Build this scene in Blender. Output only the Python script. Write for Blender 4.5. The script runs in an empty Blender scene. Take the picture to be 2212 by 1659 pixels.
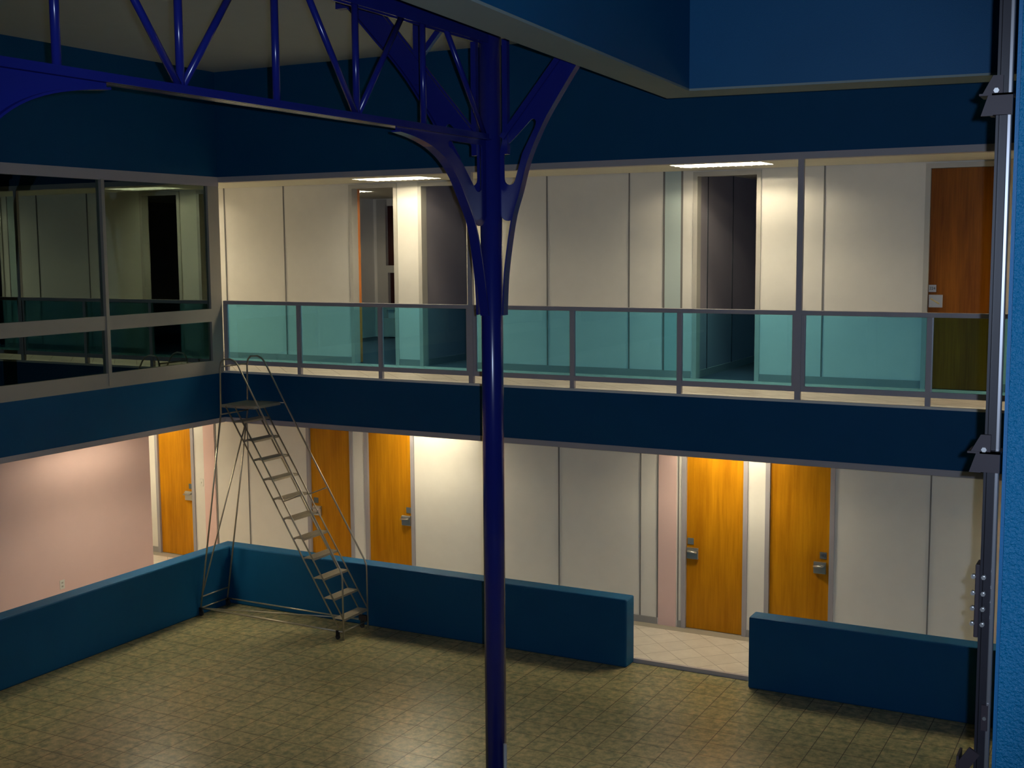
import bpy, bmesh, math, random
from mathutils import Vector, Matrix, Euler
random.seed(4)
SC = bpy.context.scene
COL = SC.collection
# ------------------------------------------------------------------ camera
cam_d = bpy.data.cameras.new('camera'); cam = bpy.data.objects.new('camera', cam_d); COL.objects.link(cam)
cam_d.sensor_fit = 'HORIZONTAL'; cam_d.sensor_width = 36.0
cam_d.lens = 36.0 * 2672.02 / 2212.0
cam_d.clip_start = 0.05; cam_d.clip_end = 200
YAW, PITCH, ROLL = 0.489196, -0.109249, -0.007351
fw = Vector((-math.sin(YAW) * math.cos(PITCH), math.cos(YAW) * math.cos(PITCH), math.sin(PITCH)))
rt = Vector((math.cos(YAW), math.sin(YAW), 0)); up = rt.cross(fw)
r2 = rt * math.cos(ROLL) + up * math.sin(ROLL)
u2 = -rt * math.sin(ROLL) + up * math.cos(ROLL)
CAM = Vector((12.75866, -14.57482, 5.48638))
m = Matrix((r2, u2, -fw)).transposed().to_4x4(); m.translation = CAM
cam.matrix_world = m
SC.camera = cam
# ------------------------------------------------------------------ world, exposure
w = bpy.data.worlds.new('world'); SC.world = w; w.use_nodes = True
w.node_tree.nodes['Background'].inputs[0].default_value = (0.35, 0.5, 1.0, 1)
w.node_tree.nodes['Background'].inputs[1].default_value = 0.01
SC.view_settings.view_transform = 'Standard'; SC.view_settings.look = 'None'
SC.view_settings.gamma = 1.0; SC.view_settings.use_curve_mapping = False
SC.view_settings.exposure = 0.0
SC.cycles.use_denoising = True
SC.cycles.max_bounces = 10; SC.cycles.diffuse_bounces = 6; SC.cycles.glossy_bounces = 4
SC.cycles.transmission_bounces = 6; SC.cycles.transparent_max_bounces = 16
SC.cycles.sample_clamp_indirect = 4.0
SC.cycles.caustics_reflective = False; SC.cycles.caustics_refractive = False
# the camera's own flash, just right of and above the lens
fl = bpy.data.lights.new('camera_flash', 'SPOT'); flo = bpy.data.objects.new('camera_flash', fl); COL.objects.link(flo)
fl.energy = 1100; fl.color = (0.60, 0.74, 1.0); fl.shadow_soft_size = 0.012
fl.spot_size = math.radians(66); fl.spot_blend = 0.55
mf = cam.matrix_world.copy(); mf.translation = CAM + r2 * 0.06 + u2 * 0.03
flo.matrix_world = mf
TUBE = 120.0            # radiance of the fluorescent lamps
WARM = (1.0, 0.88, 0.64)

# ------------------------------------------------------------------ measured levels (m)
ZP, ZSB, ZSD, ZS = 0.914, 2.869, 2.943, 3.656      # pony wall top, slab trim bottom, slab blue bottom, upper floor
ZFB, ZFD, ZC, ZW = 6.504, 6.583, 8.13, 6.92        # header trim bottom, header blue bottom, atrium ceiling, soffit
D = 1.83                                           # corridor depth
XT, YT, YT2 = 7.44, -4.95, -10.9                   # truss line and its two columns

# ------------------------------------------------------------------ materials
def mat(name, col, rough=0.6, metal=0.0, spec=0.4, noise=None, bump=None, coat=0):
    M = bpy.data.materials.new(name); M.use_nodes = True
    nt = M.node_tree; b = nt.nodes['Principled BSDF']
    b.inputs['Base Color'].default_value = (*col, 1); b.inputs['Roughness'].default_value = rough
    b.inputs['Metallic'].default_value = metal; b.inputs['Specular IOR Level'].default_value = spec
    if coat: b.inputs['Coat Weight'].default_value = coat; b.inputs['Coat Roughness'].default_value = 0.15
    tc = nt.nodes.new('ShaderNodeTexCoord')
    geo = nt.nodes.new('ShaderNodeNewGeometry')
    if noise:
        sc, amt = noise
        n = nt.nodes.new('ShaderNodeTexNoise'); n.inputs['Scale'].default_value = sc; n.inputs['Detail'].default_value = 5
        nt.links.new(geo.outputs['Position'], n.inputs['Vector'])
        mx = nt.nodes.new('ShaderNodeMix'); mx.data_type = 'RGBA'
        mx.inputs['A'].default_value = (*[c * (1 - amt) for c in col], 1)
        mx.inputs['B'].default_value = (*[min(1, c * (1 + amt)) for c in col], 1)
        nt.links.new(n.outputs['Fac'], mx.inputs['Factor']); nt.links.new(mx.outputs['Result'], b.inputs['Base Color'])
    if bump:
        sc, st, dist = bump
        n2 = nt.nodes.new('ShaderNodeTexNoise'); n2.inputs['Scale'].default_value = sc; n2.inputs['Detail'].default_value = 3
        nt.links.new(geo.outputs['Position'], n2.inputs['Vector'])
        bp = nt.nodes.new('ShaderNodeBump'); bp.inputs['Strength'].default_value = st; bp.inputs['Distance'].default_value = dist
        nt.links.new(n2.outputs['Fac'], bp.inputs['Height']); nt.links.new(bp.outputs['Normal'], b.inputs['Normal'])
    return M

def wood(name, c1, c2, rough=0.4, sx=26.0, sz=1.3):
    M = bpy.data.materials.new(name); M.use_nodes = True
    nt = M.node_tree; b = nt.nodes['Principled BSDF']; b.inputs['Roughness'].default_value = rough; b.inputs['Specular IOR Level'].default_value = 0.15
    geo = nt.nodes.new('ShaderNodeNewGeometry'); mp = nt.nodes.new('ShaderNodeMapping')
    mp.inputs['Scale'].default_value = (sx, sx, sz)
    n = nt.nodes.new('ShaderNodeTexNoise'); n.inputs['Scale'].default_value = 1.0; n.inputs['Detail'].default_value = 6
    n.inputs['Roughness'].default_value = 0.65; n.inputs['Distortion'].default_value = 0.4
    nt.links.new(geo.outputs['Position'], mp.inputs['Vector']); nt.links.new(mp.outputs['Vector'], n.inputs['Vector'])
    n2 = nt.nodes.new('ShaderNodeTexNoise'); n2.inputs['Scale'].default_value = 3.0; n2.inputs['Detail'].default_value = 2
    mp2 = nt.nodes.new('ShaderNodeMapping'); mp2.inputs['Scale'].default_value = (1.6, 1.6, 0.25)
    nt.links.new(geo.outputs['Position'], mp2.inputs['Vector']); nt.links.new(mp2.outputs['Vector'], n2.inputs['Vector'])
    ad = nt.nodes.new('ShaderNodeMath'); ad.operation = 'ADD'
    nt.links.new(n.outputs['Fac'], ad.inputs[0]); nt.links.new(n2.outputs['Fac'], ad.inputs[1])
    cr = nt.nodes.new('ShaderNodeMapRange'); cr.inputs['From Min'].default_value = 0.75; cr.inputs['From Max'].default_value = 1.25
    nt.links.new(ad.outputs[0], cr.inputs['Value'])
    mx = nt.nodes.new('ShaderNodeMix'); mx.data_type = 'RGBA'
    mx.inputs['A'].default_value = (*c1, 1); mx.inputs['B'].default_value = (*c2, 1)
    nt.links.new(cr.outputs['Result'], mx.inputs['Factor']); nt.links.new(mx.outputs['Result'], b.inputs['Base Color'])
    return M

def tile(name, cA, cB, grout, size, off, rot=0.0, gw=0.012, rough=0.28, nscale=(9, 26), spec=0.5, contrast=(0.35, 0.65), border=None):
    """square tile grid in world metres, marbled colour, darker grout"""
    M = bpy.data.materials.new(name); M.use_nodes = True
    nt = M.node_tree; b = nt.nodes['Principled BSDF']; b.inputs['Roughness'].default_value = rough
    b.inputs['Specular IOR Level'].default_value = spec
    geo = nt.nodes.new('ShaderNodeNewGeometry'); mp = nt.nodes.new('ShaderNodeMapping'); mp.vector_type = 'TEXTURE'
    mp.inputs['Location'].default_value = (off[0], off[1], 0); mp.inputs['Rotation'].default_value = (0, 0, rot)
    mp.inputs['Scale'].default_value = (size, size, size)
    nt.links.new(geo.outputs['Position'], mp.inputs['Vector'])
    sp = nt.nodes.new('ShaderNodeSeparateXYZ'); nt.links.new(mp.outputs['Vector'], sp.inputs[0])
    def line(sock):
        fr = nt.nodes.new('ShaderNodeMath'); fr.operation = 'FRACT'; nt.links.new(sock, fr.inputs[0])
        s = nt.nodes.new('ShaderNodeMath'); s.operation = 'SUBTRACT'; nt.links.new(fr.outputs[0], s.inputs[0]); s.inputs[1].default_value = 0.5
        a = nt.nodes.new('ShaderNodeMath'); a.operation = 'ABSOLUTE'; nt.links.new(s.outputs[0], a.inputs[0])
        g = nt.nodes.new('ShaderNodeMath'); g.operation = 'GREATER_THAN'; nt.links.new(a.outputs[0], g.inputs[0]); g.inputs[1].default_value = 0.5 - gw / size / 2
        return g
    gx, gy = line(sp.outputs['X']), line(sp.outputs['Y'])
    mxm = nt.nodes.new('ShaderNodeMath'); mxm.operation = 'MAXIMUM'
    nt.links.new(gx.outputs[0], mxm.inputs[0]); nt.links.new(gy.outputs[0], mxm.inputs[1])
    n1 = nt.nodes.new('ShaderNodeTexNoise'); n1.inputs['Scale'].default_value = nscale[0]; n1.inputs['Detail'].default_value = 8; n1.inputs['Roughness'].default_value = 0.7
    nt.links.new(geo.outputs['Position'], n1.inputs['Vector'])
    cr = nt.nodes.new('ShaderNodeMapRange'); cr.inputs['From Min'].default_value = contrast[0]; cr.inputs['From Max'].default_value = contrast[1]
    nt.links.new(n1.outputs['Fac'], cr.inputs['Value'])
    mx = nt.nodes.new('ShaderNodeMix'); mx.data_type = 'RGBA'
    mx.inputs['A'].default_value = (*cA, 1); mx.inputs['B'].default_value = (*cB, 1)
    nt.links.new(cr.outputs['Result'], mx.inputs['Factor'])
    # every tile a slightly different tone
    fl1 = nt.nodes.new('ShaderNodeVectorMath'); fl1.operation = 'FLOOR'; nt.links.new(mp.outputs['Vector'], fl1.inputs[0])
    wn = nt.nodes.new('ShaderNodeTexWhiteNoise'); wn.noise_dimensions = '2D'; nt.links.new(fl1.outputs['Vector'], wn.inputs['Vector'])
    mr = nt.nodes.new('ShaderNodeMapRange'); mr.inputs['To Min'].default_value = 0.95; mr.inputs['To Max'].default_value = 1.04
    nt.links.new(wn.outputs['Value'], mr.inputs['Value'])
    vm = nt.nodes.new('ShaderNodeVectorMath'); vm.operation = 'SCALE'
    nt.links.new(mx.outputs['Result'], vm.inputs[0]); nt.links.new(mr.outputs['Result'], vm.inputs['Scale'])
    m3 = nt.nodes.new('ShaderNodeMix'); m3.data_type = 'RGBA'
    nt.links.new(mxm.outputs[0], m3.inputs['Factor']); nt.links.new(vm.outputs['Vector'], m3.inputs['A']); m3.inputs['B'].default_value = (*grout, 1)
    nt.links.new(m3.outputs['Result'], b.inputs['Base Color'])
    # grout is matt
    mrr = nt.nodes.new('ShaderNodeMapRange'); mrr.inputs['To Min'].default_value = rough; mrr.inputs['To Max'].default_value = 0.8
    nt.links.new(mxm.outputs[0], mrr.inputs['Value']); nt.links.new(mrr.outputs['Result'], b.inputs['Roughness'])
    bp = nt.nodes.new('ShaderNodeBump'); bp.inputs['Strength'].default_value = 0.25; bp.inputs['Distance'].default_value = 0.002; bp.invert = True
    nt.links.new(mxm.outputs[0], bp.inputs['Height']); nt.links.new(bp.outputs['Normal'], b.inputs['Normal'])
    return M

def glass(name, tint, fac, gloss=(1, 1, 1), rough=0.0):
    M = bpy.data.materials.new(name); M.use_nodes = True; nt = M.node_tree
    for n in list(nt.nodes): nt.nodes.remove(n)
    o = nt.nodes.new('ShaderNodeOutputMaterial'); t = nt.nodes.new('ShaderNodeBsdfTransparent'); g = nt.nodes.new('ShaderNodeBsdfGlossy')
    t.inputs[0].default_value = (*tint, 1); g.inputs['Color'].default_value = (*gloss, 1); g.inputs['Roughness'].default_value = rough
    mx = nt.nodes.new('ShaderNodeMixShader')
    fr = nt.nodes.new('ShaderNodeFresnel'); fr.inputs['IOR'].default_value = 1.5
    ml = nt.nodes.new('ShaderNodeMath'); ml.operation = 'MULTIPLY'; ml.inputs[1].default_value = fac; ml.use_clamp = True
    nt.links.new(fr.outputs[0], ml.inputs[0]); nt.links.new(ml.outputs[0], mx.inputs[0])
    nt.links.new(t.outputs[0], mx.inputs[1]); nt.links.new(g.outputs[0], mx.inputs[2]); nt.links.new(mx.outputs[0], o.inputs[0])
    return M

def emit(name, col, s):
    M = bpy.data.materials.new(name); M.use_nodes = True; nt = M.node_tree
    b = nt.nodes['Principled BSDF']; b.inputs['Base Color'].default_value = (*col, 1)
    b.inputs['Emission Color'].default_value = (*col, 1); b.inputs['Emission Strength'].default_value = s
    return M

M = {}
M['wall'] = mat('offwhite_vinyl', (0.80, 0.77, 0.70), 0.7, noise=(5, 0.04), bump=(260, 0.25, 0.002))
M['pink'] = mat('pink_paint', (0.80, 0.56, 0.52), 0.7, noise=(3, 0.03), bump=(200, 0.2, 0.002))
M['paleblue'] = mat('pale_blue_vinyl', (0.52, 0.62, 0.60), 0.7, noise=(4, 0.03))
M['seam'] = mat('grey_batten', (0.20, 0.19, 0.18), 0.5)
M['frame'] = mat('grey_door_frame', (0.36, 0.34, 0.36), 0.45)
M['frame2'] = mat('cream_door_frame', (0.52, 0.50, 0.45), 0.45)
M['blue'] = mat('teal_blue_paint', (0.003, 0.072, 0.178), 0.60, spec=0.15, noise=(2.5, 0.06), bump=(140, 0.25, 0.003))
M['blue2'] = mat('lit_tone_blue_paint', (0.004, 0.105, 0.25), 0.55, spec=0.3, noise=(3, 0.05), bump=(120, 0.3, 0.003))  # the teal blue again, lightened for stronger light on tower and wall end
M['peel'] = mat('bright_blue_stipple_paint', (0.002, 0.125, 0.262), 0.42, spec=0.35, noise=(60, 0.12), bump=(95, 1.0, 0.012))
M['steel'] = mat('indigo_steel_paint', (0.011, 0.017, 0.175), 0.22, spec=0.5, noise=(8, 0.06))
M['trim'] = mat('taupe_metal_trim', (0.46, 0.42, 0.43), 0.5, noise=(4, 0.04))
M['rail'] = mat('taupe_railing_metal', (0.46, 0.42, 0.44), 0.42, noise=(6, 0.05))
M['alu'] = mat('aluminium_bead', (0.62, 0.62, 0.66), 0.3, metal=0.8)
M['mull'] = mat('beige_mullion', (0.40, 0.37, 0.31), 0.5, noise=(5, 0.05))
M['soffit'] = mat('grey_soffit', (0.27, 0.33, 0.31), 0.7, noise=(3, 0.06))
M['ceil'] = mat('white_ceiling', (0.50, 0.545, 0.545), 0.8, noise=(4, 0.04), bump=(60, 0.3, 0.004))
M['ctile'] = mat('corridor_ceiling', (0.74, 0.71, 0.60), 0.8, noise=(14, 0.10))
M['base'] = mat('grey_baseboard', (0.33, 0.32, 0.31), 0.5)
M['carpet'] = mat('navy_carpet', (0.045, 0.055, 0.085), 0.95, noise=(120, 0.25))
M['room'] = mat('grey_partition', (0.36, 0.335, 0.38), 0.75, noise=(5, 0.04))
M['door'] = wood('honey_oak', (0.38, 0.145, 0.003), (0.56, 0.24, 0.006))
M['door2'] = wood('red_brown_oak', (0.16, 0.046, 0.003), (0.29, 0.095, 0.007), sx=40)
M['dooredge'] = mat('orange_wood_edge', (0.55, 0.17, 0.02), 0.5)
M['chrome'] = mat('brushed_steel', (0.62, 0.61, 0.58), 0.28, metal=0.9)
M['plate'] = mat('dark_grey_plate', (0.10, 0.12, 0.13), 0.5)
M['plate2'] = mat('pale_grey_plate', (0.45, 0.47, 0.52), 0.5)
M['white'] = mat('white_plastic', (0.75, 0.74, 0.68), 0.4)
M['brass'] = mat('brass_lever', (0.65, 0.55, 0.30), 0.3, metal=0.7)
M['dark'] = mat('black_ink', (0.02, 0.03, 0.04), 0.6)
M['ladder'] = mat('galvanised_tube', (0.46, 0.41, 0.32), 0.35, metal=0.6, noise=(20, 0.1))
M['tread'] = mat('ribbed_steel_tread', (0.42, 0.37, 0.28), 0.45, metal=0.3, noise=(30, 0.15))
M['rubber'] = mat('black_rubber', (0.03, 0.03, 0.03), 0.7)
M['railsteel'] = mat('dark_machined_steel', (0.014, 0.013, 0.017), 0.4, spec=0.25, metal=0.0, noise=(10, 0.1))
M['railface'] = mat('polished_rail_blade', (0.72, 0.72, 0.74), 0.22, metal=0.9)
M['bracket'] = mat('brown_black_steel', (0.026, 0.019, 0.023), 0.5, spec=0.25, metal=0.0)
M['housing'] = mat('white_enamel', (0.80, 0.80, 0.76), 0.4)
M['louver'] = mat('silver_louver', (0.78, 0.80, 0.78), 0.35, metal=0.0)
M['lamp'] = emit('fluorescent_lamp', WARM, TUBE)
M['lamp3'] = emit('fluorescent_lamp_lower', WARM, TUBE * 0.8)
M['lamp2'] = emit('fluorescent_lamp_dim', WARM, TUBE * 0.55)
M['night'] = mat('night_window_glass', (0.045, 0.012, 0.012), 0.12)
M['gglass'] = glass('teal_guard_glass', (0.50, 0.845, 0.975), 0.8)
M['wglass'] = glass('smoked_reflective_glass', (0.60, 0.72, 0.66), 5.0, gloss=(0.72, 0.92, 0.78))
M['floor'] = tile('green_tan_tile', (0.13, 0.165, 0.085), (0.50, 0.405, 0.20), (0.10, 0.085, 0.065), 0.352, (4.56, -2.92), gw=0.009, rough=0.30, nscale=(10.5, 26), contrast=(0.38, 0.63))
M['cfloor'] = tile('cream_diagonal_tile', (0.64, 0.59, 0.51), (0.74, 0.69, 0.60), (0.40, 0.36, 0.31), 0.352, (6.47, 1.25), rot=math.radians(45), gw=0.008, rough=0.35, nscale=(5, 20))
M['border'] = mat('tan_border_tile', (0.34, 0.31, 0.25), 0.5, noise=(8, 0.06))

# ------------------------------------------------------------------ mesh helpers
class MB:
    def __init__(s): s.bm = bmesh.new()
    def box(s, x0, x1, y0, y1, z0, z1):
        vs = [s.bm.verts.new(p) for p in ((x0, y0, z0), (x1, y0, z0), (x1, y1, z0), (x0, y1, z0), (x0, y0, z1), (x1, y0, z1), (x1, y1, z1), (x0, y1, z1))]
        for f in ((3, 2, 1, 0), (4, 5, 6, 7), (0, 1, 5, 4), (1, 2, 6, 5), (2, 3, 7, 6), (3, 0, 4, 7)):
            s.bm.faces.new([vs[i] for i in f])
        return s
    def tube(s, pts, r, n=10, caps=True):
        pts = [Vector(p) for p in pts]; rings = []
        for i, p in enumerate(pts):
            if i == 0: d = pts[1] - p
            elif i == len(pts) - 1: d = p - pts[i - 1]
            else: d = (pts[i + 1] - p).normalized() + (p - pts[i - 1]).normalized()
            d.normalize()
            if i == 0: a = Vector((0, 0, 1)) if abs(d.z) < 0.9 else Vector((1, 0, 0)); u = d.cross(a).normalized()
            else: u = (u - d * u.dot(d)).normalized()
            v = d.cross(u)
            rings.append([s.bm.verts.new(p + (u * math.cos(t) + v * math.sin(t)) * r) for t in [2 * math.pi * k / n for k in range(n)]])
        for a, b in zip(rings, rings[1:]):
            for k in range(n): f = s.bm.faces.new((a[k], a[(k + 1) % n], b[(k + 1) % n], b[k])); f.smooth = True
        if caps: s.bm.faces.new(rings[0][::-1]); s.bm.faces.new(rings[-1])
        return s
    def bar(s, p, q, w, h, up=(0, 0, 1)):
        p, q = Vector(p), Vector(q); d = (q - p).normalized(); a = Vector(up)
        u = d.cross(a).normalized(); v = u.cross(d)
        r = []
        for c in (p, q):
            r.append([s.bm.verts.new(c + u * sx * w / 2 + v * sy * h / 2) for sx, sy in ((-1, -1), (1, -1), (1, 1), (-1, 1))])
        for k in range(4): s.bm.faces.new((r[0][k], r[0][(k + 1) % 4], r[1][(k + 1) % 4], r[1][k]))
        s.bm.faces.new(r[0][::-1]); s.bm.faces.new(r[1])
        return s
    def strip(s, path, w, t, axis, nrm=None):
        """a flat bar of width w (along axis) and thickness t following a planar path"""
        path = [Vector(p) for p in path]; ax = Vector(axis).normalized(); rings = []
        for i, p in enumerate(path):
            d = (path[min(i + 1, len(path) - 1)] - path[max(i - 1, 0)]).normalized(); v = ax.cross(d)
            rings.append([s.bm.verts.new(p + ax * a * w / 2 + v * b * t / 2) for a, b in ((-1, -1), (1, -1), (1, 1), (-1, 1))])
        for a, b in zip(rings, rings[1:]):
            for k in range(4): s.bm.faces.new((a[k], a[(k + 1) % 4], b[(k + 1) % 4], b[k]))
        s.bm.faces.new(rings[0][::-1]); s.bm.faces.new(rings[-1])
        return s
    def plate(s, outer, holes, T, t):
        """flat plate cut from a 2-D outline with holes; T maps (a,b,c) to the world, c is the thickness direction"""
        cu = bpy.data.curves.new('tmp', 'CURVE'); cu.dimensions = '2D'; cu.fill_mode = 'BOTH'; cu.extrude = t / 2
        for lp in [outer] + holes:
            sp = cu.splines.new('POLY'); sp.points.add(len(lp) - 1); sp.use_cyclic_u = True
            for i, (a, b) in enumerate(lp): sp.points[i].co = (a, b, 0, 1)
        ob = bpy.data.objects.new('tmp', cu); me = bpy.data.meshes.new_from_object(ob)
        base = [s.bm.verts.new(T(v.co.x, v.co.y, v.co.z)) for v in me.vertices]
        for p in me.polygons:
            try: s.bm.faces.new([base[i] for i in p.vertices])
            except ValueError: pass
        bpy.data.objects.remove(ob); bpy.data.curves.remove(cu); bpy.data.meshes.remove(me)
        return s
    def obj(s, name, m_, parent=None, bevel=0, seg=2):
        bmesh.ops.remove_doubles(s.bm, verts=s.bm.verts, dist=1e-6) if bevel == 0 and False else None
        bmesh.ops.recalc_face_normals(s.bm, faces=s.bm.faces)
        if bevel: bmesh.ops.bevel(s.bm, geom=list(s.bm.edges), offset=bevel, segments=seg, affect='EDGES', profile=0.5)
        me = bpy.data.meshes.new(name); s.bm.to_mesh(me); s.bm.free()
        me.materials.append(M[m_] if isinstance(m_, str) else m_)
        o = bpy.data.objects.new(name, me); COL.objects.link(o)
        if parent:
            o.parent = parent
            if parent.type == 'EMPTY' or True:
                o.matrix_parent_inverse = Matrix.Identity(4)
                me.transform(WM(parent).inverted())
        return o
def WM(o):
    m_ = Matrix.LocRotScale(o.location, o.rotation_euler, o.scale)
    return (WM(o.parent) @ m_) if o.parent else m_
def struct(name, mb, m_, bevel=0):
    o = mb.obj(name, m_, None, bevel); o['kind'] = 'structure'; return o
def thing(name, label, cat, loc, group=None, kind=None):
    o = bpy.data.objects.new(name, None); COL.objects.link(o); o.location = loc; o.empty_display_size = 0.1
    if label: o['label'] = label
    if cat: o['category'] = cat
    if group: o['group'] = group
    if kind: o['kind'] = kind
    return o
def copy_tree(o, parent=None):
    c = o.copy(); COL.objects.link(c); c.parent = parent
    for ch in list(o.children): copy_tree(ch, c)
    return c
def lab(o, label): o['label'] = label; return o

# a horizontal plate with rectangular holes that lie in one row or column
def holed(mb, x0, x1, y0, y1, z0, z1, holes):
    xs = sorted({x0, x1, *[h[0] for h in holes], *[h[1] for h in holes]}); ys = sorted({y0, y1, *[h[2] for h in holes], *[h[3] for h in holes]})
    for a, b in zip(xs, xs[1:]):
        for c, d in zip(ys, ys[1:]):
            if not any(h[0] <= a and b <= h[1] and h[2] <= c and d <= h[3] for h in holes): mb.box(a, b, c, d, z0, z1)
    return mb

# ------------------------------------------------------------------ light fixtures list: (x0, x1, y0, y1, level)
LX, LY = 1.22, 0.60
LZ = 2.92                                                # lower corridor ceiling
UZ = 6.53                                                # upper corridor ceiling
FIX_U = [(1.88, 0.79), (7.00, 0.55), (-3.24, 0.67), (12.1, 0.67)]  # last two are unseen additions that brighten the walls
FIX_L = [(1.96, 0.86), (6.86, 0.86), (12.1, 0.86)]  # last one is an unseen addition for fill
# ------------------------------------------------------------------ setting: floors
struct('floor', MB().box(-0.27, 14.0, -22, 0.27, -0.14, 0.0), 'floor')
cf = MB().box(-6.0, 14.0, 0.280, D - 0.20, -0.12, 0.05); cf.box(-1.8, -0.275, -22, 0.275, -0.12, 0.05)
struct('floor', cf, 'cfloor')
struct('floor', MB().box(-6.0, 14.0, D - 0.20, D + 0.15, -0.12, 0.05), 'border')
struct('trim_1', MB().box(6.67, 8.30, 0.250, 0.300, 0.0, 0.056), 'trim')
# upper floor slab behind its fascia
struct('floor', MB().box(-6.0, 14.0, 0.004, D + 0.02, 3.50, ZS), 'cfloor')
struct('floor', MB().box(-6.0, 14.0, D + 0.02, 7.2, 3.50, ZS), 'carpet')
struct('floor', MB().box(-6.0, -0.15, -22, -0.01, 3.50, ZS), 'carpet')
# ------------------------------------------------------------------ ceilings
holes = [(x, x + LX, y, y + LY) for x, y in FIX_L]
HL = [(-3.75, -2.53, 0.55, 1.15)]
HP = [(-0.80, -0.20, -1.85, -0.63), (-1.02, -0.42, -7.6, -6.38)]
c = MB(); holed(c, -6.0, 14.0, 0.15, D + 0.05, LZ, LZ + 0.05, holes + HL)
holed(c, -1.9, -0.15, -22, 0.15, LZ, LZ + 0.05, HP)
struct('ceiling', c, 'ctile')
c = MB(); holed(c, -6.0, 14.0, 0.15, D - 0.01, UZ, UZ + 0.05, [(x, x + LX, y, y + LY) for x, y in FIX_U])
struct('ceiling', c, 'ctile')
HR = (-1.32, -0.10, 3.62, 4.32)
c = MB(); holed(c, -6.0, 14.0, D + 0.14, 7.2, UZ, UZ + 0.05, [HR]); struct('ceiling', c, 'ctile')
struct('ceiling', MB().box(-6.0, -0.16, -22, -0.12, UZ - 0.05, UZ), 'ctile')
struct('ceiling', MB().box(-0.1, 8.40, -22, 0.05, ZC, ZC + 0.1).box(8.40, 14.1, -3.2, 0.05, ZC, ZC + 0.1), 'ceil')
struct('ceiling', MB().box(8.40, 14.1, -22, -3.2, 10.0, 10.1), 'ceil')
# ------------------------------------------------------------------ big blue bands
struct('wall_back', MB().box(-0.15, 14.0, 0.0, 0.15, ZFD, ZC + 0.02), 'blue')
struct('wall_left', MB().box(-0.15, 0.0, -22, 0.0, ZFD, ZC + 0.02), 'blue')
struct('wall_back', MB().box(-0.15, 14.0, 0.0, 0.15, ZSD, ZS - 0.03), 'blue')
struct('wall_left', MB().box(-0.15, 0.0, -22, 0.0, ZSD, ZS - 0.03), 'blue')
struct('trim_2', MB().box(0.0, 14.0, -0.012, 0.15, ZFB, ZFD), 'trim')
struct('trim_3', MB().box(-0.12, 0.012, -22, -0.0, ZFB - 0.06, ZFD), 'trim')
struct('trim_4', MB().box(0.0, 14.0, -0.012, 0.15, ZSB, ZSD), 'trim')
struct('trim_5', MB().box(-0.15, 0.012, -22, 0.0, ZSB, ZSD), 'trim')
struct('trim_6', MB().box(-0.0, 14.0, -0.002, 0.16, ZS - 0.03, ZS + 0.001), 'wall')
struct('trim_7', MB().box(-0.15, 0.0, -22, 0.0, ZS - 0.03, ZS + 0.001), 'mull')
# dropped blue beams of the lift tower, underside at ZW
def prism(name, pts, z0, z1, m_):
    mb = MB(); b = [mb.bm.verts.new((x, y, z0)) for x, y in pts]; t_ = [mb.bm.verts.new((x, y, z1)) for x, y in pts]
    mb.bm.faces.new(b[::-1]); mb.bm.faces.new(t_); n = len(pts)
    for k in range(n): mb.bm.faces.new((b[k], b[(k + 1) % n], t_[(k + 1) % n], t_[k]))
    return struct(name, mb, m_)
LBEAM = [(8.42, -3.23), (9.20, -14.0), (9.57, -14.0), (8.80, -3.66)]
RBEAM = [(8.42, -3.23), (8.80, -3.66), (11.9, -3.26), (11.9, -2.80)]
prism('trim_8', LBEAM, ZW - 0.02, ZW, 'soffit'); prism('trim_9', RBEAM, ZW - 0.02, ZW, 'soffit')
prism('wall_tower', LBEAM, ZW, 10.0, 'blue2'); prism('wall_tower', RBEAM, ZW, 10.0, 'blue2')
# right and near ends
struct('wall_right', MB().box(14.0, 14.2, -22, 0.1, 0, 10.0), 'blue')
struct('wall_front', MB().box(-6, 14.2, -22.2, -22, 0, 10.1), 'blue')
# pony walls
pw = MB().box(-0.274, 6.666, 0.0, 0.274, 0.0, ZP)
struct('wall_back', pw, 'blue', bevel=0.022)
struct('wall_back', MB().box(8.307, 13.98, 0.0, 0.274, 0.0, ZP), 'blue', bevel=0.022)
struct('wall_left', MB().box(-0.274, 0.0, -21.98, 0.03, 0.0, ZP), 'blue', bevel=0.022)
# ------------------------------------------------------------------ lower back wall and its doors
LD = [(-3.20, -2.40), (0.19, 1.02), (1.36, 2.20), (6.81, 7.66), (8.02, 8.86)]      # door openings
ZDT = 2.80
def wall_with(openings, x0, x1, y0, y1, z0, z1, ztop):
    mb = MB(); xs = [x0] + [v for o in openings for v in o] + [x1]
    for i in range(0, len(xs), 2): mb.box(xs[i], xs[i + 1], y0, y1, z0, z1)
    for a, b in openings: mb.box(a, b, y0, y1, ztop, z1)
    return mb
struct('wall_back', wall_with(LD, -6.0, 14.0, D, D + 0.12, 0.05, LZ, ZDT), 'wall')
def battens(xs, z0, z1, wd=0.018):
    for x in xs:
        struct('trim_10', MB().box(x - wd / 2, x + wd / 2, D - 0.012, D, z0, z1), 'seam')
battens([-1.84, -1.12, 4.81, 6.12, 6.385, 6.70, 10.14, 11.45], 0.15, LZ)
struct('wall_pink_pier', MB().box(6.40, 6.67, D - 0.018, D, 0.05, LZ), 'pink')
struct('wall_pink_pier', MB().box(-2.11, -1.86, D - 0.018, D, 0.05, LZ), 'pink')
bb = MB()
for a, b in ((-6, -3.26), (-2.34, -2.11), (-1.85, 0.13), (1.08, 1.30), (2.26, 6.38), (6.69, 6.75), (7.72, 7.96), (8.92, 14.0)):
    bb.box(a, b, D - 0.012, D, 0.05, 0.15)
struct('baseboard_back', bb, 'base')
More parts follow.
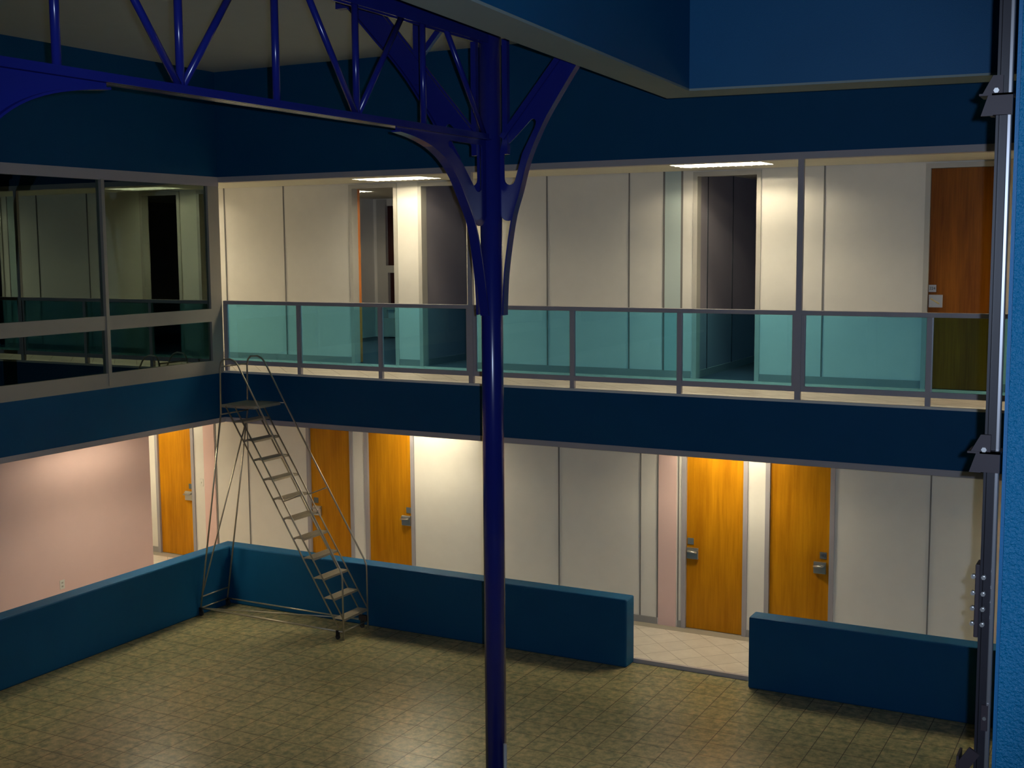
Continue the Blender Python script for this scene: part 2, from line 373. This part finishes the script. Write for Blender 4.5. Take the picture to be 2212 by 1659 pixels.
# pink wall on the left with its end
pk = struct('wall_left', MB().box(-1.98, -1.80, -22, 0.20, 0.05, LZ), 'pink')
struct('wall_left', MB().box(-6.0, -1.98, 0.10, 0.20, 0.05, LZ), 'wall')

def door_frame(parent, a, b, ztop, z0, m_, wd=0.055):
    f = MB()
    f.box(a - wd, a + 0.008, D - 0.022, D + 0.135, z0, ztop + wd); f.box(b - 0.008, b + wd, D - 0.022, D + 0.135, z0, ztop + wd)
    f.box(a + 0.008, b - 0.008, D - 0.022, D + 0.135, ztop - 0.008, ztop + wd)
    return f.obj('door_frame', m_, parent)
def lever(parent, xc, zc, side, style='box'):
    """steel escutcheon with a lever; side = direction the lever points"""
    pl = MB().box(xc - 0.083, xc + 0.083, D - 0.012, D + 0.021, zc - 0.08, zc + 0.08).obj('lock_plate', 'chrome' if style == 'box' else 'plate2', parent, bevel=0.004)
    if style == 'box':
        h = MB().tube([(xc - side * 0.055, D - 0.01, zc + 0.035), (xc - side * 0.055, D - 0.055, zc + 0.035), (xc - side * 0.03, D - 0.062, zc + 0.033), (xc + side * 0.075, D - 0.060, zc + 0.028)], 0.012, 10)
        h.box(xc - 0.075, xc + 0.08, D - 0.040, D - 0.012, zc + 0.045, zc + 0.062)
        h.obj('lever', 'chrome', pl)
    else:
        MB().tube([(xc - 0.05, D - 0.012, zc + 0.03), (xc - 0.05, D - 0.05, zc + 0.03), (xc - 0.03, D - 0.058, zc + 0.02), (xc + 0.055, D - 0.055, zc - 0.032)], 0.010, 10).obj('lever', 'brass', pl)
        MB().tube([(xc - 0.05, D - 0.012, zc - 0.05), (xc - 0.05, D - 0.017, zc - 0.05)], 0.012, 14).obj('keyhole', 'chrome', pl)
    return pl
def text_mesh(name, s, size, loc, parent, m_):
    cu = bpy.data.curves.new('t', 'FONT'); cu.body = s; cu.size = size; cu.extrude = 0.001; cu.align_x = 'CENTER'; cu.align_y = 'CENTER'
    to = bpy.data.objects.new('t', cu); me = bpy.data.meshes.new_from_object(to)
    me.transform(Matrix.Translation(loc) @ Euler((math.pi / 2, 0, 0)).to_matrix().to_4x4())
    me.transform(WM(parent).inverted())
    bpy.data.objects.remove(to); bpy.data.curves.remove(cu)
    me.materials.clear(); me.materials.append(M[m_]); me.name = name
    o = bpy.data.objects.new(name, me); COL.objects.link(o); o.parent = parent
    return o
def door(n, a, b, hx, side, z0=0.05, ztop=ZDT, m_='door', fr='frame', hz=1.155, style='box', pxo=0.0, txt=None):
    d = thing('door_%d' % n, None, None, ((a + b) / 2, D, z0), kind='structure')
    MB().box(a + 0.010, b - 0.010, D + 0.02, D + 0.064, z0 + 0.008, ztop - 0.011).obj('door_panel', m_, d)
    door_frame(d, a, b, ztop, z0, fr)
    lever(d, hx, hz, side, style)
    pz = z0 + 1.275 if style == 'box' else z0 + 1.285
    np_ = MB().box(hx + pxo - 0.045, hx + pxo + 0.045, D + 0.012, D + 0.021, pz - 0.045, pz + 0.045).obj('number_plate', 'plate' if style == 'box' else 'plate2', d)
    if txt: text_mesh('numerals', txt, 0.055 if style == 'box' else 0.05, (hx + pxo, D + 0.0105, pz), np_, 'dark')
    return d
door(1, *LD[0], -2.50, -1, pxo=0.04)
door(2, *LD[1], 0.32, 1, pxo=-0.03)
door(3, *LD[2], 2.085, -1, pxo=0.04)
door(4, *LD[3], 6.915, 1, pxo=-0.035)
door(5, *LD[4], 8.725, -1, pxo=0.04, txt='102')
# ------------------------------------------------------------------ upper back wall, doorways, rooms
UO = [(1.16, 1.96), (2.46, 3.28), (6.94, 7.79), (10.02, 10.86)]
ZUT = ZS + 2.80
struct('wall_back', wall_with(UO, -6.0, 14.0, D, D + 0.12, ZS, UZ + 0.02, ZUT), 'wall')
battens([-1.47, -0.21, 4.63, 5.93, 8.69, 12.2], ZS + 0.10, UZ)
battens([6.455, 6.72], ZS + 0.10, UZ, 0.026)
struct('wall_pale_pier', MB().box(6.47, 6.71, D - 0.010, D, ZS, UZ), 'paleblue')
bb = MB()
for a, b in ((-6, 1.10), (2.02, 2.40), (3.34, 6.86), (7.85, 9.96), (10.92, 14.0)): bb.box(a, b, D - 0.012, D, ZS, ZS + 0.10)
struct('baseboard_back', bb, 'base')
for n, (a, b) in zip((6, 7, 8), UO[:3]):
    f = thing('door_%d' % n, None, None, ((a + b) / 2, D, ZS), kind='structure')
    door_frame(f, a, b, ZUT, ZS, 'frame2')
    if n == 6:   # leaf folded back into the room, its edge showing at the left jamb
        dx, dy = -math.sin(math.radians(40)), math.cos(math.radians(40))
        p0 = Vector((a + 0.020, D + 0.145, 0)); zc_ = (ZS + ZUT) / 2
        lf = MB().bar((p0.x, p0.y, zc_), (p0.x + dx * 0.78, p0.y + dy * 0.78, zc_), 0.044, ZUT - ZS - 0.02).obj('door_panel', 'dooredge', f)
        MB().tube([(a + 0.0, D + 0.112, zc_ - 0.45), (a + 0.0, D + 0.112, zc_ - 0.38)], 0.009).obj('hinge', 'chrome', lf)
door(9, *UO[3], 10.125, 1, z0=ZS, ztop=ZUT, m_='door2', fr='frame2', hz=ZS + 1.125, style='open', pxo=-0.045, txt='224')
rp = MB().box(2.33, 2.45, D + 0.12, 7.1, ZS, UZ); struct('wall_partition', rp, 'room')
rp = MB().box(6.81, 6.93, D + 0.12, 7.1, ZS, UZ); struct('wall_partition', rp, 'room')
struct('wall_partition', MB().box(-2.15, -2.03, D + 0.12, 7.1, ZS, UZ), 'wall')
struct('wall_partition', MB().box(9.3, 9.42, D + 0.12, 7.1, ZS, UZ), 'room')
for x, ys in ((2.45, (4.05, 5.3)), (6.93, (2.3, 3.43, 4.6, 5.8))):
    for y in ys: struct('trim_11', MB().box(x, x + 0.008, y - 0.01, y + 0.01, ZS, UZ), 'dark')
for x in (2.45, 6.93): struct('baseboard_left', MB().box(x, x + 0.012, D + 0.12, 7.1, ZS, ZS + 0.10), 'base')
fw_ = MB().box(-6, -1.70, 7.1, 7.2, ZS, UZ); fw_.box(1.2, 14, 7.1, 7.2, ZS, UZ)
fw_.box(-1.70, 1.2, 7.1, 7.2, ZS, ZS + 0.62); fw_.box(-1.70, 1.2, 7.1, 7.2, 6.38, UZ)
struct('wall_back', fw_, 'wall')
wn = thing('window_1', None, None, (-0.25, 7.1, ZS + 0.62), kind='structure')
wf = MB().box(-1.92, -1.70, 7.04, 7.11, ZS, UZ - 0.02); wf.box(-1.70, 1.2, 7.04, 7.12, 5.00, 5.15)
wf.box(-1.70, -1.655, 7.04, 7.14, ZS + 0.62, 5.0); wf.box(-1.70, 1.2, 7.0, 7.12, ZS + 0.58, ZS + 0.66)
for x in (-0.25, 1.18): wf.box(x - 0.03, x + 0.03, 7.05, 7.12, ZS + 0.62, 6.38)
wf.obj('window_frame', 'frame2', wn)
MB().box(-1.70, 1.2, 7.13, 7.14, ZS + 0.62, 6.38).obj('pane', 'night', wn)
rad = MB().box(-1.70, 1.2, 6.86, 7.04, ZS + 0.02, ZS + 0.40); struct('trim_12', rad, 'frame2', bevel=0.01)
# ------------------------------------------------------------------ left upper window wall
wl = thing('window_2', None, None, (0.0, -3, ZS), kind='structure')
YM = [-0.19, -2.31, -4.43, -6.55, -8.67, -10.79, -12.91]
fr_ = MB().box(-0.10, 0.008, -0.24, -0.0, ZS, ZFB - 0.05)
lab(fr_.obj('corner_post', 'mull', wl), 'beige corner post')
for y in YM[1:]:
    MB().box(-0.08, 0.022, y - 0.028, y + 0.028, ZS, ZFB - 0.05).obj('mullion', 'mull', wl)
for i, (a, b) in enumerate(zip(YM, YM[1:])):
    y1, y0 = (a - 0.05 if i == 0 else a - 0.028), b + 0.028
    MB().box(-0.06, 0.008, y0, y1, 4.42, 4.61).obj('middle_rail', 'mull', wl)
    MB().box(-0.06, 0.008, y0, y1, ZS, 3.83).obj('bottom_rail', 'mull', wl)
    MB().box(-0.035, -0.030, y0, y1, 4.61, ZFB - 0.05).obj('pane', 'wglass', wl)
    MB().box(-0.035, -0.030, y0, y1, 3.83, 4.42).obj('pane', 'wglass', wl)
struct('wall_office', MB().box(-6.0, -0.12, -0.12, -0.0, ZS, UZ), 'wall')
struct('wall_office', MB().box(-6.1, -6.0, -22, 7.2, 0.0, UZ), 'wall')
# ------------------------------------------------------------------ guard railing
gr = thing('guard_railing', 'long taupe metal guard railing with teal glass panels along the upper walkway', 'railing', (5.6, 0.05, ZS))
PX = [0.0, 1.43, 2.87, 4.36, 5.88, 7.36, 8.86, 10.36, 11.86, 13.36]
RZ = ZS + 1.07
top = MB().box(0.012, 13.95, 0.012, 0.075, RZ - 0.055, RZ).obj('top_rail', 'rail', gr, bevel=0.006)
MB().box(0.012, 13.95, 0.020, 0.065, ZS + 0.10, ZS + 0.165).obj('bottom_rail', 'rail', gr)
for i, x in enumerate(PX):
    if i == 0: MB().box(0.012, 0.065, 0.015, 0.07, ZS, RZ - 0.055).obj('post', 'rail', gr)
    elif i in (3, 6, 9):
        MB().box(x - 0.075, x + 0.075, 0.022, 0.064, ZS + 0.165, RZ - 0.055).obj('wide_post', 'rail', gr)
        lab(MB().box(x - 0.035, x + 0.035, 0.008, 0.060, ZS, ZFB).obj('tall_post', 'rail', gr), 'tall post reaching the ceiling band')
    else: MB().box(x - 0.03, x + 0.03, 0.015, 0.07, ZS, RZ - 0.055).obj('post', 'rail', gr)
for i, (a, b) in enumerate(zip(PX, PX[1:])):
    h1 = 0.065 if i == 0 else (0.075 if i in (3, 6, 9) else 0.03); h2 = 0.075 if i + 1 in (3, 6, 9) else 0.03
    g = MB().box(a + h1, b - h2, 0.040, 0.046, ZS + 0.165, RZ - 0.055).obj('glass_pane', 'gglass', gr)
    MB().box(a + h1, a + h1 + 0.012, 0.030, 0.040, ZS + 0.165, RZ - 0.055).obj('glazing_bead', 'alu', g)

# ------------------------------------------------------------------ ceiling lights
def fixture(x, y, z, lx, ly, label, m_='lamp', grp=None):
    t = thing('ceiling_light', label, 'ceiling light', (x + lx / 2, y + ly / 2, z), group=grp)
    h = MB(); e = 0.0
    h.box(x, x + lx, y, y + ly, z + 0.165, z + 0.18)
    for a, b, c_, d_ in ((x, x + 0.012, y, y + ly), (x + lx - 0.012, x + lx, y, y + ly), (x, x + lx, y, y + 0.012), (x, x + lx, y + ly - 0.012, y + ly)):
        h.box(a, b, c_, d_, z - 0.002, z + 0.165)
    h.obj('housing', 'housing', t)
    n = 3
    long_x = lx > ly
    for k in range(n):
        if long_x:
            yy = y + ly * (k + 0.5) / n; MB().tube([(x + 0.03, yy, z + 0.10), (x + lx - 0.03, yy, z + 0.10)], 0.019, 8).obj('lamp_tube', m_, t)
        else:
            xx = x + lx * (k + 0.5) / n; MB().tube([(xx, y + 0.03, z + 0.10), (xx, y + ly - 0.03, z + 0.10)], 0.019, 8).obj('lamp_tube', m_, t)
    l = MB(); N = 12
    for k in range(1, N):
        if long_x: l.box(x + lx * k / N - 0.003, x + lx * k / N + 0.003, y + 0.012, y + ly - 0.012, z - 0.010, z + 0.016)
        else: l.box(x + 0.012, x + lx - 0.012, y + ly * k / N - 0.003, y + ly * k / N + 0.003, z - 0.010, z + 0.016)
    for k in (1, 2):
        if long_x: l.box(x + 0.012, x + lx - 0.012, y + ly * k / n - 0.003, y + ly * k / n + 0.003, z - 0.010, z + 0.016)
        else: l.box(x + lx * k / n - 0.003, x + lx * k / n + 0.003, y + 0.012, y + ly - 0.012, z - 0.010, z + 0.016)
    l.obj('louver', 'louver', t)
    return t
fixture(1.88, 0.79, UZ, LX, LY, 'lit louvered ceiling light over the upper walkway left of the blue column')
fixture(7.00, 0.55, UZ, LX, LY, 'lit louvered ceiling light over the upper walkway right of the blue column')
fixture(-3.24, 0.67, UZ, LX, LY, 'added unseen fill light over the upper walkway behind the left window wall')  # added out of sight to lift the left end of the wall
fixture(12.1, 0.67, UZ, LX, LY, 'added unseen fill light over the upper walkway behind the guide rail')  # added out of sight to lift the right end of the wall
fixture(-1.32, 3.62, UZ, 1.22, 0.70, 'lit louvered ceiling light inside the office seen through the left open doorway', 'lamp2')
for (x, y), n_ in zip(FIX_L, ('left of the blue column', 'before the two right oak doors', 'at the far right, added as unseen fill')):  # the far right lamp is added to brighten that end
    fixture(x, y, LZ, LX, LY, 'ceiling light hidden above the lower corridor ' + n_, 'lamp3')
fixture(HL[0][0], HL[0][2], LZ, LX, LY, 'ceiling light hidden above the lower corridor near the far left oak door', 'lamp3')
fixture(HP[0][0], HP[0][2], LZ, 0.6, 1.22, 'ceiling light hidden above the bright patch on the pink wall', 'lamp3')
fixture(HP[1][0], HP[1][2], LZ, 0.6, 1.22, 'ceiling light hidden above the left corridor outside the view', 'lamp3')

# ------------------------------------------------------------------ wall plates
def wallplate(name, label, cat, T, m_='white'):
    t = thing(name, label, cat, T(0, 0, 0))
    def bx(u0, u1, v0, v1, w0, w1, nm, mm, par, bv=0):
        a, b = T(u0, w0, v0), T(u1, w1, v1)
        return MB().box(min(a[0], b[0]), max(a[0], b[0]), min(a[1], b[1]), max(a[1], b[1]), min(a[2], b[2]), max(a[2], b[2])).obj(nm, mm, par, bevel=bv)
    return t, bx
t, bx = wallplate('power_outlet', 'small white power outlet low on the pink wall', 'outlet', lambda u, w, v: (-1.80 + w, -1.70 + u, 0.50 + v))
bx(-0.045, 0.045, -0.07, 0.07, 0, 0.006, 'cover_plate', 'white', t, 0.002)
for v in (-0.028, 0.028):
    bx(-0.017, 0.017, v - 0.014, v + 0.014, 0.006, 0.009, 'socket', 'frame2', t)
    for u in (-0.007, 0.007): bx(u - 0.0015, u + 0.0015, v - 0.006, v + 0.006, 0.009, 0.0095, 'slot', 'dark', t)
t, bx = wallplate('light_switch', 'small white light switch beside the far left oak door', 'light switch', lambda u, w, v: (-2.19 + u, D - w, 1.42 + v))
bx(-0.04, 0.04, -0.065, 0.065, 0, 0.006, 'cover_plate', 'white', t, 0.002)
bx(-0.006, 0.006, -0.014, 0.014, 0.006, 0.014, 'toggle', 'white', t)

# ------------------------------------------------------------------ steel columns and brackets
ARCH = [(0.13, 4.90), (0.16, 5.05), (0.20, 5.22), (0.27, 5.49), (0.36, 5.71), (0.49, 5.89), (0.64, 6.08), (0.82, 6.22), (1.03, 6.31), (1.28, 6.365), (1.50, 6.39)]
def smooth_path(pts, n=4):
    out = []
    for i in range(len(pts) - 1):
        p0 = pts[max(i - 1, 0)]; p1 = pts[i]; p2 = pts[i + 1]; p3 = pts[min(i + 2, len(pts) - 1)]
        for k in range(n):
            t = k / n
            out.append(tuple(0.5 * ((2 * p1[j]) + (-p0[j] + p2[j]) * t + (2 * p0[j] - 5 * p1[j] + 4 * p2[j] - p3[j]) * t * t + (-p0[j] + 3 * p1[j] - 3 * p2[j] + p3[j]) * t ** 3) for j in (0, 1)))
    return out + [pts[-1]]
def arc(cx, cz, r, a0, a1, n=6):
    return [(cx + r * math.cos(math.radians(a0 + (a1 - a0) * k / n)), cz + r * math.sin(math.radians(a0 + (a1 - a0) * k / n))) for k in range(n + 1)]
def arch_bracket(parent, cx, cy, d):
    """knee bracket under the truss: curved flange, web plate with a rounded hole"""
    ax = Vector((-d.y, d.x, 0))
    T = lambda a, b, c_: Vector((cx, cy, 0)) + d * a + ax * c_ + Vector((0, 0, b))
    P = smooth_path(ARCH)
    b = MB().strip([T(a, z, 0) for a, z in P], 0.085, 0.014, ax)
    up_ = [p for p in P if p[1] > 5.72]
    outer = [(0.09, 6.42)] + [(0.09, 5.78)] + arc(0.21, 5.78, 0.10, 180, 300)[1:] + up_ + [(1.50, 6.42)]
    hole = arc(0.235, 6.045, 0.075, 180, 330) + [(0.50, 6.20), (0.68, 6.315)] + arc(0.70, 6.345, 0.03, -60, 90, 4) + [(0.24, 6.375)] + arc(0.20, 6.335, 0.04, 90, 180, 4)
    b.plate(outer, [hole], T, 0.014)
    return b.obj('arched_bracket', 'steel', parent)
RAKE = [(0.13, 4.90), (0.135, 5.05), (0.15, 5.27), (0.19, 5.55), (0.235, 5.78), (0.30, 5.98), (0.36, 6.19), (0.42, 6.34), (0.49, 6.48), (0.57, 6.62), (0.70, 6.81), (0.85, 7.02), (1.02, 7.22), (1.16, 7.36), (1.54, 7.77), (1.88, 8.125)]
def rake_bracket(parent, cx, cy, d, end):
    ax = Vector((-d.y, d.x, 0))
    T = lambda a, b, c_: Vector((cx, cy, 0)) + d * a + ax * c_ + Vector((0, 0, b))
    P = [p for p in smooth_path(RAKE) if p[1] <= end]
    b = MB().strip([T(a, z, 0) for a, z in P], 0.085, 0.014, ax)
    low = [p for p in P if 5.74 < p[1]]
    ex = P[-1][0]
    outer = [(0.09, 6.30), (0.09, 5.80)] + arc(0.17, 5.80, 0.075, 180, 290)[1:] + low + [(ex - 0.26, end)] + [(0.30, 6.62), (0.12, 6.42)]
    hole = arc(0.19, 6.09, 0.055, 180, 340) + [(0.315, 6.30), (0.44, 6.52)] + arc(0.42, 6.56, 0.03, -20, 120, 4) + [(0.20, 6.40)] + arc(0.165, 6.35, 0.03, 120, 180, 3)
    b.plate(outer, [hole], T, 0.014)
    for s_ in (-0.035, 0.035):   # doubled upper chord angles
        b.bar(T(0.13, 6.44, s_), T(ex - 0.26, end - 0.01, s_), 0.02, 0.05, up=(0, 0, 1))
    return b.obj('raking_bracket', 'steel', parent)
def column(cx, cy, label):
    t = thing('steel_column', label, 'column', (cx, cy, 0), group=None)
    MB().tube([(cx, cy, 0.02), (cx, cy, 8.125)], 0.097, 40).obj('shaft', 'steel', t)
    MB().box(cx - 0.2, cx + 0.2, cy - 0.2, cy + 0.2, 0.0, 0.025).obj('base_plate', 'steel', t)
    arch_bracket(t, cx, cy, Vector((0, -1, 0)) if cy > -8 else Vector((0, 1, 0)))
    if cy < -8: arch_bracket(t, cx, cy, Vector((0, -1, 0)))
    rake_bracket(t, cx, cy, Vector((-1, 0, 0)), 8.12)
    rake_bracket(t, cx, cy, Vector((1, 0, 0)), 8.12)
    for sx in (-1, 1):
        MB().bar((cx + sx * 0.155, cy, 6.30), (cx + sx * 0.155, cy, 7.28), 0.05, 0.05, up=(0, 1, 0)).obj('flanking_post', 'steel', t)
    MB().tube([(cx + 0.112, cy - 0.03, 0.02), (cx + 0.112, cy - 0.03, 0.97)], 0.016, 12).obj('conduit', 'frame2', t)
    # vertical hanger, plate and strut above the left raking bracket
    MB().bar((cx - 0.73, cy, 6.95), (cx - 0.73, cy, 8.12), 0.07, 0.07, up=(0, 1, 0)).obj('hanger', 'steel', t)
    MB().bar((cx - 0.46, cy, 7.46), (cx - 0.80, cy, 7.10), 0.05, 0.045, up=(0, 1, 0)).obj('strut', 'steel', t)
    MB().box(cx - 1.60, cx - 0.05, cy - 0.04, cy + 0.04, 7.69, 7.80).obj('cap_beam', 'steel', t)
    return t
column(XT, YT, 'tall indigo steel column in the middle with arched brackets at its top')
column(XT, YT2, 'indigo steel column at the left edge, only its arched bracket showing under the truss')

# ------------------------------------------------------------------ roof truss
tr = thing('roof_truss', 'indigo steel roof truss running left from the top of the column', 'truss', (XT, (YT + YT2) / 2, 6.42))
bc = MB()
for s_ in (-0.032, 0.032):
    bc.box(XT + s_ - 0.005, XT + s_ + 0.005, YT2 + 0.09, YT - 0.09, 6.42, 6.475)
bc.box(XT - 0.06, XT + 0.06, YT2 + 0.09, YT - 0.09, 6.42, 6.430)
bc.obj('bottom_chord', 'steel', tr)
tc_ = MB().box(XT - 0.06, XT + 0.06, YT2 + 0.09, YT + 0.0 - 0.09, 7.37, 7.385)
for s_ in (-0.032, 0.032): tc_.box(XT + s_ - 0.005, XT + s_ + 0.005, YT2 + 0.09, YT - 0.09, 7.245, 7.375)
tc_.obj('top_chord', 'steel', tr)
for y in (-6.05, -6.97, -7.89, -8.80, -9.74):
    MB().tube([(XT, y, 6.43), (XT, y, 7.27)], 0.026, 12).obj('vertical_post', 'steel', tr)
for (y0, y1) in ((-6.97, -6.34), (-6.97, -7.56), (-8.80, -8.19), (-8.80, -9.42), (YT - 0.10, -5.69), (YT2 + 0.10, -10.10)):
    MB().tube([(XT, y0, 6.45), (XT, y1, 7.27)], 0.024, 12).obj('diagonal_brace', 'steel', tr)

# ------------------------------------------------------------------ rolling ladder
ld = thing('rolling_ladder', 'tall grey steel rolling safety ladder standing in the corner of the atrium', 'ladder', (1.4, -0.42, 0))
YN, YF = -0.72, -0.12
TR_ = 0.0115
xb = lambda z: 2.49 - (z - 0.30) * 0.632            # back edge of the treads
xf = lambda z: xb(z) + 0.175
for y in (YN, YF):
    s_ = 1 if y == YN else -1
    MB().tube([(xb(3.22) - 0.0, y, 3.22), (xb(0.16), y, 0.16)], TR_, 10).obj('rear_stringer', 'ladder', ld)
    MB().tube([(xf(3.22), y, 3.22), (xf(0.30), y, 0.30)], TR_, 10).obj('front_stringer', 'ladder', ld)
    # handrail: up the rear of the platform, over, down the slope and to the floor
    MB().tube([(0.55, y, 3.10), (0.56, y, 3.78), (0.58, y, 3.86), (0.63, y, 3.91), (0.76, y, 3.92), (0.84, y, 3.89), (0.90, y, 3.83), (1.20, y, 3.33),
               (2.62, y, 1.03), (2.655, y, 0.94), (2.66, y, 0.85), (2.66, y, 0.0)], 0.013, 10).obj('handrail', 'ladder', ld)
    MB().tube([(0.55, y, 3.12), (0.03, y, 0.12)], 0.013, 10).obj('rear_leg', 'ladder', ld)
    MB().tube([(0.03, y, 0.12), (2.66, y, 0.12)], TR_, 10).obj('base_rail', 'ladder', ld)
    MB().tube([(xf(3.22) - 0.02, y, 3.24), (1.245, y, 3.24)], 0.009, 8).obj('platform_stay', 'ladder', ld)
    MB().tube([(xf(1.90), y, 1.90), (xf(1.90) + 0.33, y, 2.03)], 0.009, 8).obj('handrail_stay', 'ladder', ld)
MB().tube([(0.50, YF, 2.90), (0.05, YN, 0.28)], TR_, 10).obj('diagonal_brace', 'ladder', ld)
MB().tube([(0.05, YN, 0.12), (2.60, YF, 0.14)], 0.010, 10).obj('diagonal_brace', 'ladder', ld)
MB().tube([(0.03, YN, 0.12), (0.03, YF, 0.12)], TR_, 10).obj('cross_bar', 'ladder', ld)
MB().tube([(0.06, YN, 0.30), (0.06, YF, 0.30)], TR_, 10).obj('cross_bar', 'ladder', ld)
MB().tube([(0.56, YN, 3.80), (0.56, YF, 3.80)], TR_, 10).obj('cross_bar', 'ladder', ld)
MB().tube([(0.55, YN, 3.10), (0.55, YF, 3.10)], TR_, 10).obj('cross_bar', 'ladder', ld)
MB().tube([(2.655, YN, 0.12), (2.655, YF, 0.12)], TR_, 10).obj('cross_bar', 'ladder', ld)
for k in range(11):
    z = 0.30 + 0.2715 * k
    tb = MB().box(xb(z), xf(z), YN, YF, z - 0.006, z)
    tb.box(xf(z) - 0.004, xf(z), YN, YF, z - 0.032, z - 0.004); tb.box(xb(z), xb(z) + 0.004, YN, YF, z - 0.032, z - 0.004)
    nr = 22
    for j in range(nr):      # raised ribs across the tread
        yy = YN + 0.02 + (YF - YN - 0.04) * j / (nr - 1)
        tb.box(xb(z) + 0.01, xf(z) - 0.01, yy - 0.004, yy + 0.004, z, z + 0.004)
    tb.obj('tread', 'tread', ld)
pf = MB().box(0.545, 1.17, YN, YF, 3.234, 3.245)
for a in (0.545, 1.165): pf.box(a, a + 0.006, YN, YF, 3.205, 3.236)
for y in (YN, YF): pf.box(0.545, 1.17, y - 0.003, y + 0.003, 3.205, 3.236)
pf.obj('platform', 'tread', ld)
lab(MB().box(2.52, 2.66, YF - 0.03, YF + 0.01, 0.12, 0.20).obj('foot_plate', 'bracket', ld), 'brown foot plate')
for x, y, r in ((0.03, YN, 0.05), (0.03, YF, 0.05), (2.56, YN, 0.035), (2.56, YF, 0.035)):
    c_ = MB().box(x - 0.022, x + 0.022, y - 0.018, y + 0.018, r * 1.3, 0.13).obj('caster', 'railsteel', ld)
    MB().tube([(x, y - 0.012, r), (x, y + 0.012, r)], r, 20).obj('wheel', 'rubber', c_)

# ------------------------------------------------------------------ near right: blue wall end, guide rail and its brackets
struct('wall_right', MB().box(12.205, 14.0, -9.30, -8.9, 0.0, 10.0), 'peel')
struct('wall_right', MB().box(12.180, 12.3, -9.21, -8.95, 0.0, 10.0), 'blue2')
gd = thing('guide_rail', 'tall dark steel guide rail bolted beside the bright blue wall end', 'rail', (12.15, -9.2, 0))
MB().box(12.112, 12.122, -9.245, -9.16, 0.0, 9.98).obj('rail_flange', 'railsteel', gd)
MB().box(12.122, 12.152, -9.215, -9.195, 0.0, 9.98).obj('rail_web', 'railsteel', gd)
lab(MB().box(12.150, 12.168, -9.222, -9.188, 0.0, 9.98).obj('rail_blade', 'railface', gd, bevel=0.004), 'bright machined rail blade')
def rail_bracket(z):
    b = MB().box(12.098, 12.176, -9.275, -9.250, z - 0.042, z + 0.042)
    b.box(12.085, 12.100, -9.262, -9.16, z - 0.042, z - 0.030); b.box(12.050, 12.176, -9.275, -9.14, z + 0.034, z + 0.042)
    o = b.obj('rail_bracket', 'bracket', gd)
    cl = MB()
    cl.plate([(12.062, z + 0.040), (12.100, z + 0.112), (12.138, z + 0.112), (12.138, z + 0.040)], [], lambda a, b_, c_: Vector((a, -9.262 + c_, b_)), 0.02)
    cl.plate([(12.058, z - 0.045), (12.084, z + 0.036), (12.104, z + 0.036), (12.104, z - 0.045)], [], lambda a, b_, c_: Vector((a, -9.262 + c_, b_)), 0.02)
    cl.obj('rail_clip', 'bracket', o)
    MB().tube([(12.115, -9.285, z + 0.052), (12.115, -9.268, z + 0.052)], 0.011, 6).obj('bolt', 'chrome', o)
rail_bracket(6.04); rail_bracket(4.605); rail_bracket(7.48)
sp_ = MB().box(12.094, 12.112, -9.250, -9.155, 3.86, 4.17).obj('splice_plate', 'bracket', gd, bevel=0.003)
for z in (3.92, 3.985, 4.05, 4.12):
    for x in (12.088, 12.128):
        MB().tube([(x, -9.262, z), (x, -9.240, z)], 0.010, 6).obj('bolt', 'chrome', sp_)
        MB().tube([(x, -9.272, z), (x, -9.262, z)], 0.007, 8).obj('bolt_end', 'chrome', sp_)
lp_ = MB().box(12.135, 12.160, -9.240, -9.228, 3.46, 3.57).obj('fixing_plate', 'bracket', gd)
MB().tube([(12.148, -9.248, 3.515), (12.148, -9.238, 3.515)], 0.008, 8).obj('bolt', 'chrome', lp_)
fb = MB().box(12.045, 12.125, -9.262, -9.16, 3.20, 3.21); fb.box(12.045, 12.055, -9.262, -9.16, 3.20, 3.34); fb.bar((12.06, -9.25, 3.28), (12.115, -9.25, 3.37), 0.05, 0.014, up=(0, 1, 0))
fb.obj('rail_bracket', 'bracket', gd)
